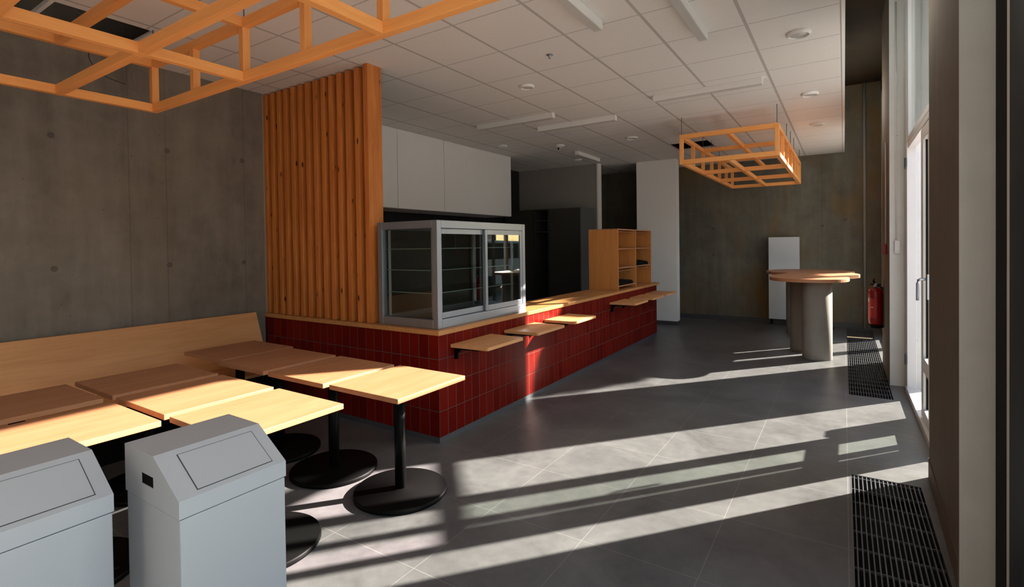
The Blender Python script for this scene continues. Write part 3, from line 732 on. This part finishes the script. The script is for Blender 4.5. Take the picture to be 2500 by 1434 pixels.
MB().tube([(.478, 6.992, 1.60), (.478, 6.992, 4.2)], .0075, 8).build('conduit', M_FRAME, wb)
dp = MB().tube([(.312, 11.27, 0), (.312, 11.27, UZ)], .022, 16).build('downpipe', M_KWALL); tag(dp, 'grey vertical pipe in the dark far corner beside the extinguisher', 'pipe')

# ================================================================ OUTSIDE
tag(MB().box(XO + .05, 40, -25, 45, -.12, -.03).build('ground_outdoor', M_OUTGR), kind='structure')
n = N('facade'); p, xyz = n.pos()
wy = n.math('LESS_THAN', n.math('FRACT', n.math('DIVIDE', xyz[1], 2.6)), .42); wz = n.math('LESS_THAN', n.math('FRACT', n.math('DIVIDE', n.math('SUBTRACT', xyz[2], .9), 2.9)), .5)
M_FAC = n.base(n.mix(n.math('MULTIPLY', wy, wz), (.62, .50, .45), (.08, .09, .11)), .7)
hb = thing('street_building', (19, 16, 0), 'pale pinkish street facade seen only as a reflection in the display case', 'building')
MB().box(18, 22, 2, 34, -.03, 6.6).build('wall', M_FAC, hb)
MB().prism([(17.6, 6.6), (22.4, 6.6), (20, 8.2)], 1.7, 34.3, 'y').build('roof', plain('roof_tile', (.22, .08, .05), .8), hb)
# parked van outside the far windows
M_VAN = plain('van_paint', (.55, .58, .56), .25); M_TYRE = plain('tyre', (.01, .01, .01), .7); M_VGL = plain('van_glass', (.01, .015, .015), .08)
vn = thing('parked_van', (4.9, 15.0, -.03), 'pale parked van outside, seen only as a reflection in the glass case', 'van')
MB().prism([(12.6, .30), (17.2, .30), (17.2, 1.05), (16.5, 1.15), (15.8, 1.75), (12.8, 1.80), (12.6, 1.5)], 4.0, 5.8, 'x').build('body', M_VAN, vn, bevel=.06, seg=3)
MB().prism([(14.9, 1.16), (16.35, 1.16), (15.72, 1.66), (14.9, 1.68)], 3.985, 5.815, 'x').build('side_window', M_VGL, vn)
MB().prism([(13.0, 1.16), (14.7, 1.16), (14.7, 1.68), (13.0, 1.70)], 3.985, 5.815, 'x').build('side_window', M_VGL, vn)
for y in (13.4, 16.4):
    for x in (3.95, 5.65):
        m = MB().lathe([(0, 0), (.2, 0), (.33, .01), (.33, .19), (.2, .2), (0, .2)], 0, 0, 32)
        m.xform(Matrix.Translation((x, y, .30)) @ Matrix.Rotation(math.pi / 2, 4, 'Y')); m.build('wheel', M_TYRE, vn)
# street tree whose crown dapples the counter
M_LEAF = plain('leaf', (.05, .11, .02), .6, var=.4); M_BARK = plain('bark', (.10, .07, .05), .9)
TRX, TRY = 3.15, 12.5
tr = thing('street_tree', (TRX, TRY, -.03), 'small street tree outside the far windows', 'tree')
MB().tube([(TRX, TRY, -.03), (TRX + .02, TRY, 1.5), (TRX, TRY + .03, 3.2), (TRX, TRY + .1, 4.5)], .05, 12).build('trunk', M_BARK, tr)
lf = MB(); rnd = random.Random(3)
for k in range(11000):
    while True:
        p = Vector((rnd.uniform(-1, 1), rnd.uniform(-1, 1), rnd.uniform(-1, 1)))
        if p.length < 1: break
    c = Vector((TRX, 13.05, 4.50)) + Vector((p.x * .6, p.y * 1.27, p.z * .80))
    a = Vector((rnd.uniform(-1, 1), rnd.uniform(-1, 1), rnd.uniform(-1, 1))).normalized(); b = a.orthogonal().normalized(); l = .085
    v = [lf.bm.verts.new(c + q) for q in (-a * l, b * l * .5, a * l, -b * l * .5)]; lf.bm.faces.new(v)
tag(lf.build('foliage', M_LEAF, tr), kind='stuff')
# square bollard added unseen outside the open door for its floor shadow
bo = thing('sun_blocker', (1.05, 6.285, -.03), 'square grey bollard added unseen outside the open glass door to shade the floor', 'blocker')
MB().box(.98, 1.12, 6.20, 6.37, -.03, .80).build('post', M_OUTGR, bo, bevel=.006)
MB().box(.985, 1.115, 6.205, 6.365, .8005, .83).build('cap', M_OUTGR, bo, bevel=.008)
